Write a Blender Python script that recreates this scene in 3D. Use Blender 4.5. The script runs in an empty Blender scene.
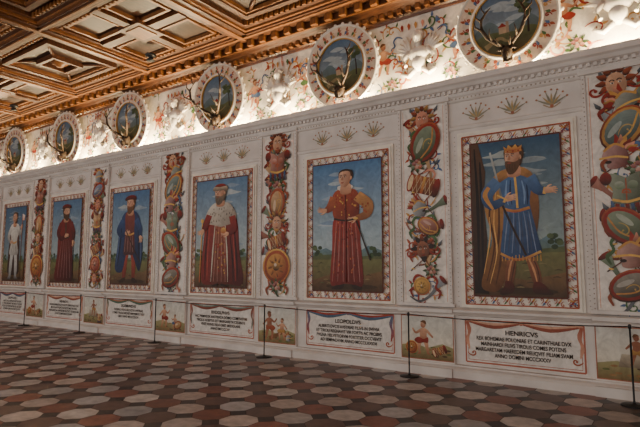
import bpy, bmesh, math, random
from mathutils import Vector, Matrix
R=random.Random(7)
def lin(c):
    c=c/255.0
    return c/12.92 if c<=0.04045 else ((c+0.055)/1.055)**2.4
def C(r,g,b): return (lin(r),lin(g),lin(b))
def mixc(a,b,t): return tuple(a[i]*(1-t)+b[i]*t for i in range(3))
col=bpy.context.scene.collection
# ---------------------------------------------------------------- materials
def newmat(name,rough=.6,spec=.3):
    m=bpy.data.materials.new(name); m.use_nodes=True
    b=m.node_tree.nodes['Principled BSDF']
    b.inputs['Roughness'].default_value=rough
    b.inputs['Specular IOR Level'].default_value=spec
    return m,m.node_tree,b
def noisemat(name,c1,c2,scale=6,rough=.6,spec=.3,bump=0.0,stretch=(1,1,1),metal=0):
    m,nt,b=newmat(name,rough,spec)
    tc=nt.nodes.new('ShaderNodeTexCoord'); mp=nt.nodes.new('ShaderNodeMapping')
    mp.inputs['Scale'].default_value=stretch
    n=nt.nodes.new('ShaderNodeTexNoise'); n.inputs['Scale'].default_value=scale; n.inputs['Detail'].default_value=5
    r=nt.nodes.new('ShaderNodeValToRGB')
    r.color_ramp.elements[0].position=.3; r.color_ramp.elements[1].position=.7
    r.color_ramp.elements[0].color=(*c1,1); r.color_ramp.elements[1].color=(*c2,1)
    L=nt.links.new
    L(tc.outputs['Object'],mp.inputs[0]); L(mp.outputs[0],n.inputs['Vector']); L(n.outputs['Fac'],r.inputs[0]); L(r.outputs[0],b.inputs['Base Color'])
    b.inputs['Metallic'].default_value=metal
    if bump>0:
        bp=nt.nodes.new('ShaderNodeBump'); bp.inputs['Strength'].default_value=bump; bp.inputs['Distance'].default_value=.01
        L(n.outputs['Fac'],bp.inputs['Height']); L(bp.outputs[0],b.inputs['Normal'])
    return m
def attrmat(name,rough,spec,nscale,lo,hi,sat=1.0,bump=0,fine=0):
    m,nt,b=newmat(name,rough,spec); L=nt.links.new
    at=nt.nodes.new('ShaderNodeAttribute'); at.attribute_name='Col'
    tc=nt.nodes.new('ShaderNodeTexCoord')
    n=nt.nodes.new('ShaderNodeTexNoise'); n.inputs['Scale'].default_value=nscale; n.inputs['Detail'].default_value=7; n.inputs['Roughness'].default_value=.62
    n.inputs['Distortion'].default_value=fine
    mr=nt.nodes.new('ShaderNodeMapRange'); mr.inputs['From Min'].default_value=.3; mr.inputs['From Max'].default_value=.7
    mr.inputs['To Min'].default_value=lo; mr.inputs['To Max'].default_value=hi
    hs=nt.nodes.new('ShaderNodeHueSaturation'); hs.inputs['Saturation'].default_value=sat
    L(tc.outputs['Object'],n.inputs['Vector']); L(n.outputs['Fac'],mr.inputs['Value']); L(mr.outputs[0],hs.inputs['Value'])
    L(at.outputs['Color'],hs.inputs['Color']); L(hs.outputs[0],b.inputs['Base Color'])
    if bump>0:
        bp=nt.nodes.new('ShaderNodeBump'); bp.inputs['Strength'].default_value=bump; bp.inputs['Distance'].default_value=.004
        L(n.outputs['Fac'],bp.inputs['Height']); L(bp.outputs[0],b.inputs['Normal'])
    return m
M_paint=attrmat('fresco_paint',.5,.3,7,.74,1.14,1.0,0,1.2)
M_floor=attrmat('stone_tiles',.36,.38,7,.66,1.24,1.0,.15)
M_white=noisemat('white_stucco',C(200,190,182),C(219,210,202),3,.65,.25,.1)
M_relief=noisemat('relief_stucco',C(212,202,188),C(232,223,208),8,.6,.25,.1)
M_gold=noisemat('gilding',C(170,120,50),C(205,160,80),12,.4,.5)
M_wood=noisemat('ceiling_wood',C(60,33,18),C(98,57,30),5,.42,.45,.15,(1,6,1))
M_wood2=noisemat('ceiling_wood_light',C(102,62,31),C(142,90,46),6,.4,.45,.1,(5,1,1))
M_wood3=noisemat('ceiling_wood_dark',C(42,24,15),C(66,39,23),6,.42,.4,.1,(5,1,1))
M_ant=noisemat('antler_horn',C(46,34,27),C(78,60,44),14,.6,.3,.2)
M_metal=noisemat('black_metal',C(22,21,22),C(34,32,33),20,.45,.5)
M_rope=noisemat('black_cord',C(18,17,18),C(34,32,32),60,.8,.2)
M_ink=noisemat('inscription_ink',C(40,31,27),C(58,46,38),30,.7,.2)
M_grout=noisemat('floor_grout',C(80,70,66),C(100,90,84),20,.8,.2)
M_plain=noisemat('side_plaster',C(176,168,158),C(196,188,178),2,.8,.2)
# ---------------------------------------------------------------- mesh helpers
def obj(name,me,mats=(),parent=None,loc=None,rot=None):
    o=bpy.data.objects.new(name,me); col.objects.link(o)
    for m in mats: me.materials.append(m)
    if parent: o.parent=parent
    if loc: o.location=loc
    if rot: o.rotation_euler=rot
    return o
def empty(name,loc=(0,0,0),rot=None):
    o=bpy.data.objects.new(name,None); col.objects.link(o); o.location=loc; o.empty_display_size=.1
    if rot: o.rotation_euler=rot
    return o
class MB:
    def __init__(s): s.v=[];s.f=[];s.m=[];s.sm=[]
    def box(s,x0,x1,y0,y1,z0,z1,m=0):
        b=len(s.v)
        s.v+=[(x0,y0,z0),(x1,y0,z0),(x1,y1,z0),(x0,y1,z0),(x0,y0,z1),(x1,y0,z1),(x1,y1,z1),(x0,y1,z1)]
        for q in ((0,3,2,1),(4,5,6,7),(0,1,5,4),(1,2,6,5),(2,3,7,6),(3,0,4,7)):
            s.f.append(tuple(b+i for i in q)); s.m.append(m); s.sm.append(False)
    def ring(s,x0,x1,y0,y1,t,z0,z1,m=0):
        s.box(x0,x1,y0,y0+t,z0,z1,m); s.box(x0,x1,y1-t,y1,z0,z1,m)
        s.box(x0,x0+t,y0+t,y1-t,z0,z1,m); s.box(x1-t,x1,y0+t,y1-t,z0,z1,m)
    def ringxz(s,x0,x1,z0,z1,t,y0,y1,m=0):
        s.box(x0,x1,y0,y1,z0,z0+t,m); s.box(x0,x1,y0,y1,z1-t,z1,m)
        s.box(x0,x0+t,y0,y1,z0+t,z1-t,m); s.box(x1-t,x1,y0,y1,z0+t,z1-t,m)
    def profx(s,prof,x0,x1,m=0):
        b=len(s.v); n=len(prof)
        s.v+=[(x0,y,z) for y,z in prof]+[(x1,y,z) for y,z in prof]
        for i in range(n-1):
            s.f.append((b+i,b+n+i,b+n+i+1,b+i+1)); s.m.append(m); s.sm.append(False)
        s.f.append(tuple(b+i for i in range(n))); s.f.append(tuple(b+n+i for i in reversed(range(n))))
        s.m+=[m,m]; s.sm+=[False,False]
    def tube(s,pts,rad,seg=8,m=0):
        pts=[Vector(p) for p in pts]; b=len(s.v); n=len(pts)
        up=Vector((0.13,0.21,1)).normalized()
        for i,p in enumerate(pts):
            t=(pts[min(i+1,n-1)]-pts[max(i-1,0)]).normalized()
            a=t.cross(up)
            if a.length<.05: a=t.cross(Vector((1,0,0)))
            a.normalize(); c=t.cross(a)
            r=rad[i] if isinstance(rad,(list,tuple)) else rad
            for k in range(seg):
                th=2*math.pi*k/seg
                q=p+a*(r*math.cos(th))+c*(r*math.sin(th)); s.v.append(tuple(q))
        for i in range(n-1):
            for k in range(seg):
                k2=(k+1)%seg
                s.f.append((b+i*seg+k,b+i*seg+k2,b+(i+1)*seg+k2,b+(i+1)*seg+k)); s.m.append(m); s.sm.append(True)
        s.f.append(tuple(b+k for k in reversed(range(seg)))); s.f.append(tuple(b+(n-1)*seg+k for k in range(seg)))
        s.m+=[m,m]; s.sm+=[False,False]
    def lathe(s,prof,seg=32,axis='z',c=(0,0,0),m=0,closed=False):
        b=len(s.v); n=len(prof)
        for r,h in prof:
            for k in range(seg):
                t=2*math.pi*k/seg
                if axis=='z': s.v.append((c[0]+r*math.cos(t),c[1]+r*math.sin(t),c[2]+h))
                else: s.v.append((c[0]+r*math.cos(t),c[1]-h,c[2]+r*math.sin(t)))
        for i in range(n-1 if not closed else n):
            j=(i+1)%n
            for k in range(seg):
                k2=(k+1)%seg
                s.f.append((b+i*seg+k,b+i*seg+k2,b+j*seg+k2,b+j*seg+k)); s.m.append(m); s.sm.append(True)
    def ellipsoid(s,c,r,m=0,seg=14,rings=9):
        b=len(s.v)
        for i in range(rings+1):
            ph=math.pi*i/rings
            for k in range(seg):
                t=2*math.pi*k/seg
                s.v.append((c[0]+r[0]*math.sin(ph)*math.cos(t),c[1]+r[1]*math.sin(ph)*math.sin(t),c[2]+r[2]*math.cos(ph)))
        for i in range(rings):
            for k in range(seg):
                k2=(k+1)%seg
                s.f.append((b+i*seg+k,b+i*seg+k2,b+(i+1)*seg+k2,b+(i+1)*seg+k)); s.m.append(m); s.sm.append(True)
    def make(s,name,mats,parent=None,loc=None,rot=None):
        me=bpy.data.meshes.new(name); me.from_pydata(s.v,[],s.f)
        for i,p in enumerate(me.polygons): p.material_index=s.m[i]; p.use_smooth=s.sm[i]
        bm=bmesh.new(); bm.from_mesh(me); bmesh.ops.recalc_face_normals(bm,faces=bm.faces); bm.to_mesh(me); bm.free()
        return obj(name,me,mats,parent,loc,rot)
# ---------------------------------------------------------------- painting helper (flat painted artwork)
def crom(P,closed=True,sub=4):
    n=len(P); out=[]
    rng=range(n) if closed else range(n-1)
    for i in rng:
        if closed: p0,p1,p2,p3=P[i-1],P[i],P[(i+1)%n],P[(i+2)%n]
        else: p0,p1,p2,p3=P[max(i-1,0)],P[i],P[i+1],P[min(i+2,n-1)]
        for k in range(sub):
            t=k/sub
            out.append(tuple(.5*(2*p1[d]+(p2[d]-p0[d])*t+(2*p0[d]-5*p1[d]+4*p2[d]-p3[d])*t*t+(3*p1[d]-p0[d]-3*p2[d]+p3[d])*t**3) for d in range(2)))
    if not closed: out.append(tuple(P[-1]))
    return out
class Art:
    STEP=0.00012
    def __init__(s): s.v=[];s.f=[];s.c=[];s.n=0;s.T=(0,0,1,1,0)
    def at(s,x=0,z=0,sc=1,rot=0,flip=1): s.T=(x,z,sc*flip,sc,rot)
    def tr(s,p):
        ox,oz,sx,sz,a=s.T; x=p[0]*sx; z=p[1]*sz
        if a: x,z=x*math.cos(a)-z*math.sin(a),x*math.sin(a)+z*math.cos(a)
        return (x+ox,z+oz)
    def raw(s,polys,c,c2=None,gang=-90):
        y=-s.n*s.STEP; s.n+=1
        allp=[p for q in polys for p in q]
        if c2:
            d=(math.cos(math.radians(gang)),math.sin(math.radians(gang)))
            pr=[p[0]*d[0]+p[1]*d[1] for p in allp]; lo,hi=min(pr),max(pr)
        for q in polys:
            A=sum(q[i-1][0]*q[i][1]-q[i][0]*q[i-1][1] for i in range(len(q)))
            if A<0: q=q[::-1]
            b=len(s.v); s.v+=[(p[0],y,p[1]) for p in q]; s.f.append(tuple(range(b,b+len(q))))
            for p in q:
                s.c.append(mixc(c,c2,((p[0]*d[0]+p[1]*d[1])-lo)/(hi-lo+1e-9)) if c2 else c)
    def poly(s,P,c,c2=None,sm=True,gang=-90):
        P=crom(P) if sm else P
        s.raw([[s.tr(p) for p in P]],c,c2,gang)
    def rect(s,x0,x1,z0,z1,c,c2=None,gang=-90): s.poly([(x0,z0),(x1,z0),(x1,z1),(x0,z1)],c,c2,False,gang)
    def ell(s,x,z,rx,rz,c,c2=None,rot=0,n=18,gang=-90):
        P=[]
        for k in range(n):
            t=2*math.pi*k/n; u=rx*math.cos(t); w=rz*math.sin(t)
            P.append((x+u*math.cos(rot)-w*math.sin(rot),z+u*math.sin(rot)+w*math.cos(rot)))
        s.poly(P,c,c2,False,gang)
    def annulus(s,x,z,r0,r1,c,n=48):
        Q=[]
        for k in range(n):
            a=2*math.pi*k/n; b=2*math.pi*(k+1)/n
            Q.append([s.tr((x+r*math.cos(t),z+r*math.sin(t))) for r,t in ((r0,a),(r1,a),(r1,b),(r0,b))])
        s.raw(Q,c)
    def stroke(s,P,w,c,c2=None,sub=4,gang=-90):
        P=crom(P,False,sub); n=len(P)
        if isinstance(w,(int,float)): w=[w,w]
        Lp=[];Rp=[]
        for i,p in enumerate(P):
            a=P[max(i-1,0)]; b=P[min(i+1,n-1)]; dx,dz=b[0]-a[0],b[1]-a[1]; l=math.hypot(dx,dz)+1e-9
            t=i/(n-1)*(len(w)-1); k=min(int(t),len(w)-2); ww=(w[k]*(1-(t-k))+w[k+1]*(t-k))/2
            Lp.append(s.tr((p[0]-dz/l*ww,p[1]+dx/l*ww))); Rp.append(s.tr((p[0]+dz/l*ww,p[1]-dx/l*ww)))
        s.raw([[Lp[i],Rp[i],Rp[i+1],Lp[i+1]] for i in range(n-1)],c,c2,gang)
    def leaf(s,x,z,ang,l,w,c,c2=None):
        ca,sa=math.cos(ang),math.sin(ang)
        P=[(0,0),(.3*l,w*.5),(.65*l,w*.42),(l,0),(.65*l,-w*.3),(.3*l,-w*.5)]
        s.poly([(x+p[0]*ca-p[1]*sa,z+p[0]*sa+p[1]*ca) for p in P],c,c2)
    def scroll(s,x,z,ang,size,d,c,w=.12,leafc=None,n=13):
        P=[(x,z)]; a=ang; st=size*.2
        for i in range(n):
            a+=d*(.16+.045*i); x+=st*math.cos(a); z+=st*math.sin(a); P.append((x,z)); st*=.93
            if leafc and i in (2,5,8): s.leaf(x,z,a-d*1.2,size*.38,size*.16,leafc)
        s.stroke(P,[size*w*.5,size*w,size*w*.8,size*w*.4],c,sub=2)
        s.ell(x,z,size*w*.7,size*w*.7,c,n=8)
    def make(s,name,y,parent=None,loc=None,rot=None):
        me=bpy.data.meshes.new(name)
        me.from_pydata([(v[0],v[1]+(0 if loc else y),v[2]) for v in s.v],[],s.f)
        ca=me.color_attributes.new('Col','FLOAT_COLOR','CORNER')
        flat=[]
        for c in s.c: flat+=[c[0],c[1],c[2],1]
        ca.data.foreach_set('color',flat)
        return obj(name,me,[M_paint],parent,loc,rot)
RED=C(148,46,34);RUST=C(166,80,48);OCH=C(194,142,74);ROSE=C(208,142,116);GRN=C(76,106,62);BLU=C(80,104,140);CREAM=C(216,206,194)
DK=C(52,36,30);GOLD=C(214,168,88);SKIN=C(216,166,132);SKD=C(150,94,68);WHT=C(228,222,214);GRY=C(140,138,136);TEAL=C(66,104,98);STEEL=C(120,128,134)
PAL=[RED,RUST,OCH,ROSE,GRN,BLU,RED,OCH]
# ---- motifs
def mask(a,x,z,s,rot=0,hair=OCH,skin=ROSE):
    a.at(x,z,s,rot)
    for k in range(9):
        t=math.pi*(k/8)*1.3-.47; a.leaf(.26*math.cos(t),.1+.28*math.sin(t),t,.34,.2,hair if k%2 else RUST,DK)
    a.scroll(-.3,-.1,-2.2,.5,-1,RED,.16); a.scroll(.3,-.1,-.9,.5,1,RED,.16)
    a.ell(0,0,.3,.4,skin,mixc(skin,DK,.55),gang=-40)
    a.ell(-.11,.06,.055,.03,WHT,n=8);a.ell(.11,.06,.055,.03,WHT,n=8);a.ell(-.1,.06,.025,.03,DK,n=8);a.ell(.12,.06,.025,.03,DK,n=8)
    a.stroke([(-.18,.13),(-.1,.17),(-.03,.12)],.035,DK);a.stroke([(.18,.13),(.1,.17),(.03,.12)],.035,DK)
    a.poly([(-.03,.08),(.03,.08),(.07,-.1),(0,-.14),(-.07,-.1)],mixc(skin,RUST,.4))
    a.ell(0,-.22,.09,.035,RED,n=10); a.stroke([(-.08,-.22),(0,-.23),(.08,-.22)],.015,DK)
    a.poly([(-.14,-.3),(.14,-.3),(.08,-.46),(0,-.56),(-.08,-.46)],hair,DK)
def ovshield(a,x,z,s,rot=0,c=GRN,c2=RED):
    a.at(x,z,s,rot)
    a.ell(0,0,.5,.36,RUST,DK); a.ell(0,0,.46,.32,c2,mixc(c2,DK,.4)); a.ell(0,.01,.4,.26,mixc(c,WHT,.22),mixc(c,DK,.7),gang=-70)
    a.ell(-.1,.1,.2,.06,mixc(c,WHT,.38)); a.stroke([(-.38,-.05),(0,-.16),(.38,-.05)],.035,mixc(c2,GOLD,.5)); a.scroll(-.15,-.02,.6,.3,-1,mixc(c,GOLD,.6),.09)
def drum(a,x,z,s,rot=0):
    a.at(x,z,s,rot)
    a.rect(-.42,.42,-.26,.26,C(170,98,54),C(80,38,26))
    for k in range(6):
        u=-.42+.14*k; a.stroke([(u,-.26),(u+.07,0),(u+.14,.26)],.014,C(200,176,140)); a.stroke([(u+.14,-.26),(u+.07,0),(u,.26)],.014,C(200,176,140))
    a.ell(-.42,0,.11,.29,RED);a.ell(-.42,0,.075,.24,C(218,190,150))
    a.ell(.42,0,.11,.29,RED,DK); a.rect(-.04,.04,-.26,.26,GOLD,RUST)
def rshield(a,x,z,s,c=RUST,c2=OCH):
    a.at(x,z,s)
    a.ell(0,0,.5,.5,GOLD,RUST,n=26);a.ell(0,0,.45,.45,c,mixc(c,DK,.6),n=26);a.ell(0,0,.36,.36,c2,mixc(c,DK,.3),n=24,gang=-50)
    for k in range(8):
        t=k*math.pi/4; a.leaf(.12*math.cos(t),.12*math.sin(t),t+.3,.2,.07,mixc(c,c2,.5),DK)
    a.ell(0,0,.13,.13,c2,DK); a.ell(-.03,.04,.05,.05,mixc(c2,WHT,.5),n=8)
def cuirass(a,x,z,s,c=OCH):
    a.at(x,z,s)
    for k in range(7): a.poly([(-.3+.1*k-.04,-.25),(-.3+.1*k+.04,-.25),(-.3+.11*k+.03,-.58),(-.3+.11*k-.05,-.58)],RED if k%2 else BLU,DK,False)
    a.poly([(-.34,.42),(-.12,.36),(0,.3),(.12,.36),(.34,.42),(.38,.2),(.28,0),(.3,-.28),(0,-.34),(-.3,-.28),(-.28,0),(-.38,.2)],mixc(c,WHT,.25),mixc(c,DK,.7),gang=-30)
    a.ell(-.14,.12,.11,.1,mixc(c,WHT,.4),c);a.ell(.14,.12,.11,.1,mixc(c,WHT,.2),mixc(c,DK,.4))
    a.stroke([(0,.28),(0,.05),(0,-.3)],.025,RUST);a.ell(-.42,.3,.13,.16,RED,DK);a.ell(.42,.3,.13,.16,RED,DK)
    a.stroke([(-.3,-.22),(0,-.29),(.3,-.22)],.06,GOLD); a.scroll(-.1,-.08,1.2,.2,-1,RUST,.15); a.scroll(.1,-.08,1.9,.2,1,RUST,.15)
def helmet(a,x,z,s,rot=0,fl=1,c=STEEL):
    a.at(x,z,s,rot,fl)
    for k in range(7): a.leaf(-.1-.04*k,.3-.02*k,2.3+.28*k-.9,.42-.02*k,.16,[RED,ROSE,OCH][k%3],DK if k%2 else None)
    a.poly([(-.32,-.25),(-.36,.05),(-.2,.32),(.1,.36),(.3,.18),(.34,-.02),(.2,-.06),(.22,-.3),(.0,-.36)],mixc(c,WHT,.35),mixc(c,DK,.7),gang=-20)
    a.stroke([(-.34,-.05),(0,.02),(.42,-.02)],.06,GOLD); a.stroke([(-.25,.28),(0,.4),(.3,.2)],.07,OCH)
    a.ell(.18,-.14,.09,.05,DK,n=10)
def weapons(a,x,z,s,rot=0):
    a.at(x,z,s,rot)
    for d in (-1,1):
        a.stroke([(-.6*d,-.7),(.6*d,.7)],.045,RUST,DK); a.poly([(.56*d,.62),(.7*d,.72),(.72*d,.98),(.52*d,.74)],STEEL,DK,False)
        a.ell(-.5*d,-.58,.09,.03,GOLD); a.stroke([(-.3*d,-.15),(-.45*d,0),(-.6*d,.25)],[.03,.08,.02],OCH)
def ribbon(a,x,z,s,c,d=1):
    a.at(x,z,s,0,d)
    a.stroke([(0,0),(.25,.1),(.4,-.05),(.35,-.25),(.5,-.4),(.42,-.6)],[.04,.09,.06,.1,.04],c,mixc(c,DK,.4))
def fruits(a,x,z,s):
    a.at(x,z,s)
    for k in range(8): t=k*.8; a.leaf(.2*math.cos(t),.15*math.sin(t),t,.3,.14,GRN,DK)
    for px,pz,c in ((-.15,.05,RED),(.12,.08,OCH),(0,-.12,ROSE),(-.2,-.12,GRN),(.2,-.1,RUST),(0,.16,RED)): a.ell(px,pz,.1,.1,mixc(c,WHT,.25),mixc(c,DK,.5),n=12)
def bugle(a,x,z,s,rot,c=OCH,fl=1):
    a.at(x,z,s,rot,fl)
    a.stroke([(-.5,-.2),(-.2,-.3),(.1,-.1),(.3,.2),(.45,.42)],[.04,.06,.08,.12,.3],mixc(c,WHT,.2),mixc(c,DK,.7)); a.ell(.46,.43,.16,.06,RED,DK,rot=-.7)
def grotesque(x0,x1,z0,z1,var,y):
    a=Art(); rr=random.Random(var*13+3); w=x1-x0; h=z1-z0; cx=(x0+x1)/2
    a.rect(x0,x1,z0,z1,C(224,214,203))
    a.at()
    for xx in (x0+.025,x1-.025): a.stroke([(xx,z0+.02),(xx,z1-.02)],.008,ROSE,sub=1)
    def Z(t): return z1-t*h
    for i in range(13):
        t=(i+.5)/13
        for d in (-1,1):
            a.at(cx,Z(t),1,0,d); a.scroll(.04,rr.uniform(-.1,.1),rr.uniform(-1.2,1.4),rr.uniform(.15,.24),rr.choice((-1,1)),rr.choice(PAL),.11,rr.choice((GRN,RUST,OCH,RED,BLU)))
    for t in (.15,.27,.36,.52,.62,.74,.86,.95): bugle(a,cx+rr.uniform(-.08,.08),Z(t),w*.72,rr.uniform(-.9,.9),rr.choice((OCH,RUST,STEEL,GRN)),rr.choice((-1,1)))
    for t in (.1,.22,.38,.5,.66,.78): weapons(a,cx,Z(t),w*.46,rr.uniform(-.25,.25))
    for t in (.12,.33,.6,.7,.9):
        for d in (-1,1): ribbon(a,cx,Z(t)+rr.uniform(-.06,.06),w*.66,rr.choice((RED,RUST,BLU,ROSE,GRN)),d)
    if var%4==0:
        mask(a,cx,Z(.07),w*.5); ovshield(a,cx+.04,Z(.19),w*.92,1.15,GRN); fruits(a,cx-.1,Z(.3),w*.45)
        drum(a,cx,Z(.41),w*.72,-.3); helmet(a,cx-.06,Z(.53),w*.46,.2); ovshield(a,cx+.07,Z(.62),w*.52,-.5,RUST,OCH)
        mask(a,cx-.02,Z(.74),w*.48,.1,DK,SKD); fruits(a,cx+.1,Z(.84),w*.38); rshield(a,cx-.05,Z(.92),w*.38,OCH,GOLD)
    elif var%4==1:
        mask(a,cx,Z(.06),w*.5,0,RUST,SKIN); cuirass(a,cx,Z(.19),w*.72,RUST); fruits(a,cx,Z(.33),w*.55)
        ovshield(a,cx,Z(.43),w*.72,1.5,OCH,RUST); mask(a,cx,Z(.56),w*.46,0,OCH,SKIN); drum(a,cx,Z(.67),w*.56,.3)
        rshield(a,cx,Z(.82),w*.85,RUST,OCH); fruits(a,cx,Z(.94),w*.45)
    elif var%4==2:
        helmet(a,cx,Z(.07),w*.6); ovshield(a,cx-.02,Z(.19),w*.74,.5,BLU,RED); mask(a,cx,Z(.31),w*.5); cuirass(a,cx,Z(.45),w*.68,OCH)
        fruits(a,cx,Z(.58),w*.55); drum(a,cx,Z(.68),w*.6,.5); rshield(a,cx,Z(.8),w*.6,RED,ROSE); mask(a,cx,Z(.92),w*.45)
    else:
        mask(a,cx-.04,Z(.06),w*.52,.1,RUST,SKIN); helmet(a,cx+.08,Z(.15),w*.55,.3,1,C(96,110,90)); ovshield(a,cx,Z(.25),w*.82,.9,TEAL,OCH)
        helmet(a,cx-.1,Z(.37),w*.55,0,-1,RED); fruits(a,cx+.14,Z(.42),w*.4); cuirass(a,cx,Z(.51),w*.68,C(104,124,90)); ovshield(a,cx-.03,Z(.66),w*.78,-.7,GRN,RED)
        helmet(a,cx,Z(.78),w*.56,0,-1,RUST); ovshield(a,cx,Z(.9),w*.7,.4,C(96,84,60),RED)
    return a.make('grotesque_wall_painting',y)
def border(a,x0,x1,z0,z1,t,seed):
    a.at(); a.rect(x0,x1,z0,z1,C(226,214,200))
    def side(n,fn):
        for i in range(n):
            fx,fz,ang=fn((i+.5)/n)
            a.at(fx,fz,t,ang); c=(RED,RUST)[i%2]
            a.scroll(-.4,-.12,.35,.5,1,c,.16); a.scroll(.4,.12,3.5,.5,1,c,.16)
            a.leaf(0,0,.9,.46,.16,OCH); a.leaf(0,0,4.0,.46,.16,(BLU,GRN)[i%2]); a.ell(.0,0,.09,.09,RED,n=8)
    nh=max(4,int((x1-x0)/(t*1.1))); nv=int((z1-z0)/(t*1.1)); m=t/2
    side(nh,lambda u:(x0+u*(x1-x0),z1-m,0)); side(nh,lambda u:(x0+u*(x1-x0),z0+m,0))
    side(nv,lambda u:(x0+m,z0+u*(z1-z0),math.pi/2)); side(nv,lambda u:(x1-m,z0+u*(z1-z0),math.pi/2))
    a.at()
    for o,w,c in ((.012,.018,RUST),(t-.01,.026,C(92,46,34))):
        for P in (((x0+o,z0+o),(x1-o,z0+o)),((x0+o,z1-o),(x1-o,z1-o)),((x0+o,z0+o),(x0+o,z1-o)),((x1-o,z0+o),(x1-o,z1-o))): a.stroke(P,w,c,sub=1)
# ---- painted people
def hand(a,x,z,ang,s=1,c=SKIN,fl=1):
    ca,sa=math.cos(ang),math.sin(ang)
    def q(u,v): v*=fl; return (x+(u*ca-v*sa)*s,z+(u*sa+v*ca)*s)
    a.poly([q(-.01,.03),q(.05,.042),(q(.09,.03)),q(.09,-.03),q(.04,-.038),q(-.01,-.028)],c,mixc(c,SKD,.5))
    for k,(v,l,b) in enumerate(((.028,.06,.012),(.010,.075,.004),(-.009,.07,-.006),(-.026,.052,-.016))):
        a.stroke([q(.08,v),q(.08+l*.55,v+b*.5),q(.08+l,v+b-.012)],[.019,.017,.011],mixc(c,SKD,.12*k))
    a.stroke([q(.015,.03),q(.05,.062),q(.085,.068)],[.024,.02,.012],c)
def head(a,x,z,s=1,d=1,hair=DK,beard=None,skin=SKIN,hl=.0,hat=None,short=False):
    X=1.08*s
    def P(L): return [(x+p[0]*X*d,z+p[1]*s) for p in L]
    a.poly(P([(-.06,-.08),(-.07,-.22),(.07,-.22),(.05,-.06)]),skin,mixc(skin,SKD,.8))
    if short: a.poly(P([(-.085,.0),(-.1,.06),(-.085,.12),(-.02,.15),(.05,.145),(.092,.11),(.098,.06),(.09,.02),(0,.02)]),hair,mixc(hair,DK,.5))
    else: a.poly(P([(-.1,-.02-hl*.4),(-.118,.05),(-.1,.13),(-.03,.165),(.05,.16),(.1,.11),(.105,.05),(.09,-.03-hl*.3),(.04,-.06-hl),(-.07,-.08-hl)]),hair,mixc(hair,DK,.5))
    a.poly(P([(-.07,.05),(-.05,.11),(.02,.122),(.08,.1),(.095,.03),(.088,-.04),(.055,-.115),(.01,-.125),(-.045,-.08),(-.07,-.0)]),mixc(skin,WHT,.12),mixc(skin,SKD,.85),gang=-150 if d>0 else -30)
    a.ell(x-.075*X*d,z+.01*s,.016*X,.03*s,mixc(skin,SKD,.4),n=10)
    if beard:
        a.poly(P([(-.07,.01),(-.05,-.03),(.0,-.045),(.04,-.035),(.09,-.03),(.092,-.1),(.06,-.19),(.0,-.19),(-.06,-.11)]),beard,mixc(beard,DK,.5))
        for u in (-.02,.01,.04,.065): a.stroke(P([(u,-.07),(u+.005,-.12),(u-.005,-.17)]),[.004,.012,.003],mixc(beard,DK,.6))
    for ex in (.008,.066):
        a.ell(x+ex*X*d,z+.038*s,.021*X,.014*s,mixc(skin,SKD,.8),n=8)
        a.ell(x+ex*X*d,z+.034*s,.013*X,.006*s,WHT,n=8); a.ell(x+(ex+.003)*X*d,z+.034*s,.007*X,.008*s,DK,n=8)
        a.stroke(P([(ex-.02,.056),(ex,.064),(ex+.018,.057)]),.009*s,mixc(hair,DK,.6))
    a.poly(P([(.036,.035),(.05,.03),(.064,-.008),(.05,-.018),(.03,-.012)]),mixc(skin,SKD,.75))
    a.ell(x+.046*X*d,z-.055*s,.022*X,.009*s,C(150,66,54),n=10)
    if hat=='crown':
        a.poly(P([(-.09,.09),(.09,.09),(.108,.165),(.07,.13),(.05,.178),(.01,.135),(-.03,.178),(-.055,.13),(-.1,.16)]),GOLD,RUST,False)
        a.stroke(P([(-.095,.095),(0,.08),(.095,.095)]),.025*s,OCH,RUST)
        for u in (-.06,0,.06): a.ell(x+u*X,z+.092*s,.01*X,.01*s,RED,n=8)
    if hat=='ducal':
        a.poly(P([(-.1,.11),(-.08,.165),(0,.185),(.08,.165),(.1,.11)]),RED,C(90,20,18))
        a.poly(P([(-.125,.06),(-.13,.11),(-.1,.135),(0,.125),(.1,.135),(.13,.11),(.125,.06),(0,.06)]),C(176,158,134),C(110,92,76))
    if hat=='cap':
        a.poly(P([(-.13,.09),(-.12,.17),(0,.2),(.13,.16),(.14,.09),(0,.105)]),C(120,28,24),DK)
def folds(a,L,c,w=.016):
    for P in L: a.stroke(P,[w*.4,w,w*.3],c)
def cloth(a,rr,top,bot,zt,zb,c,n=9,bulge=0):
    for i in range(n):
        u=-1+2*(i+.5)/n; k=mixc(c,DK,.55) if i%2 else mixc(c,WHT,.16)
        a.stroke([(u*top,zt),(u*(top+bot)/2+rr.uniform(-.012,.012),(zt+zb)/2),(u*bot,zb)],[.006,(.02 if i%2 else .014)*(1+bot),.008],k)
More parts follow.
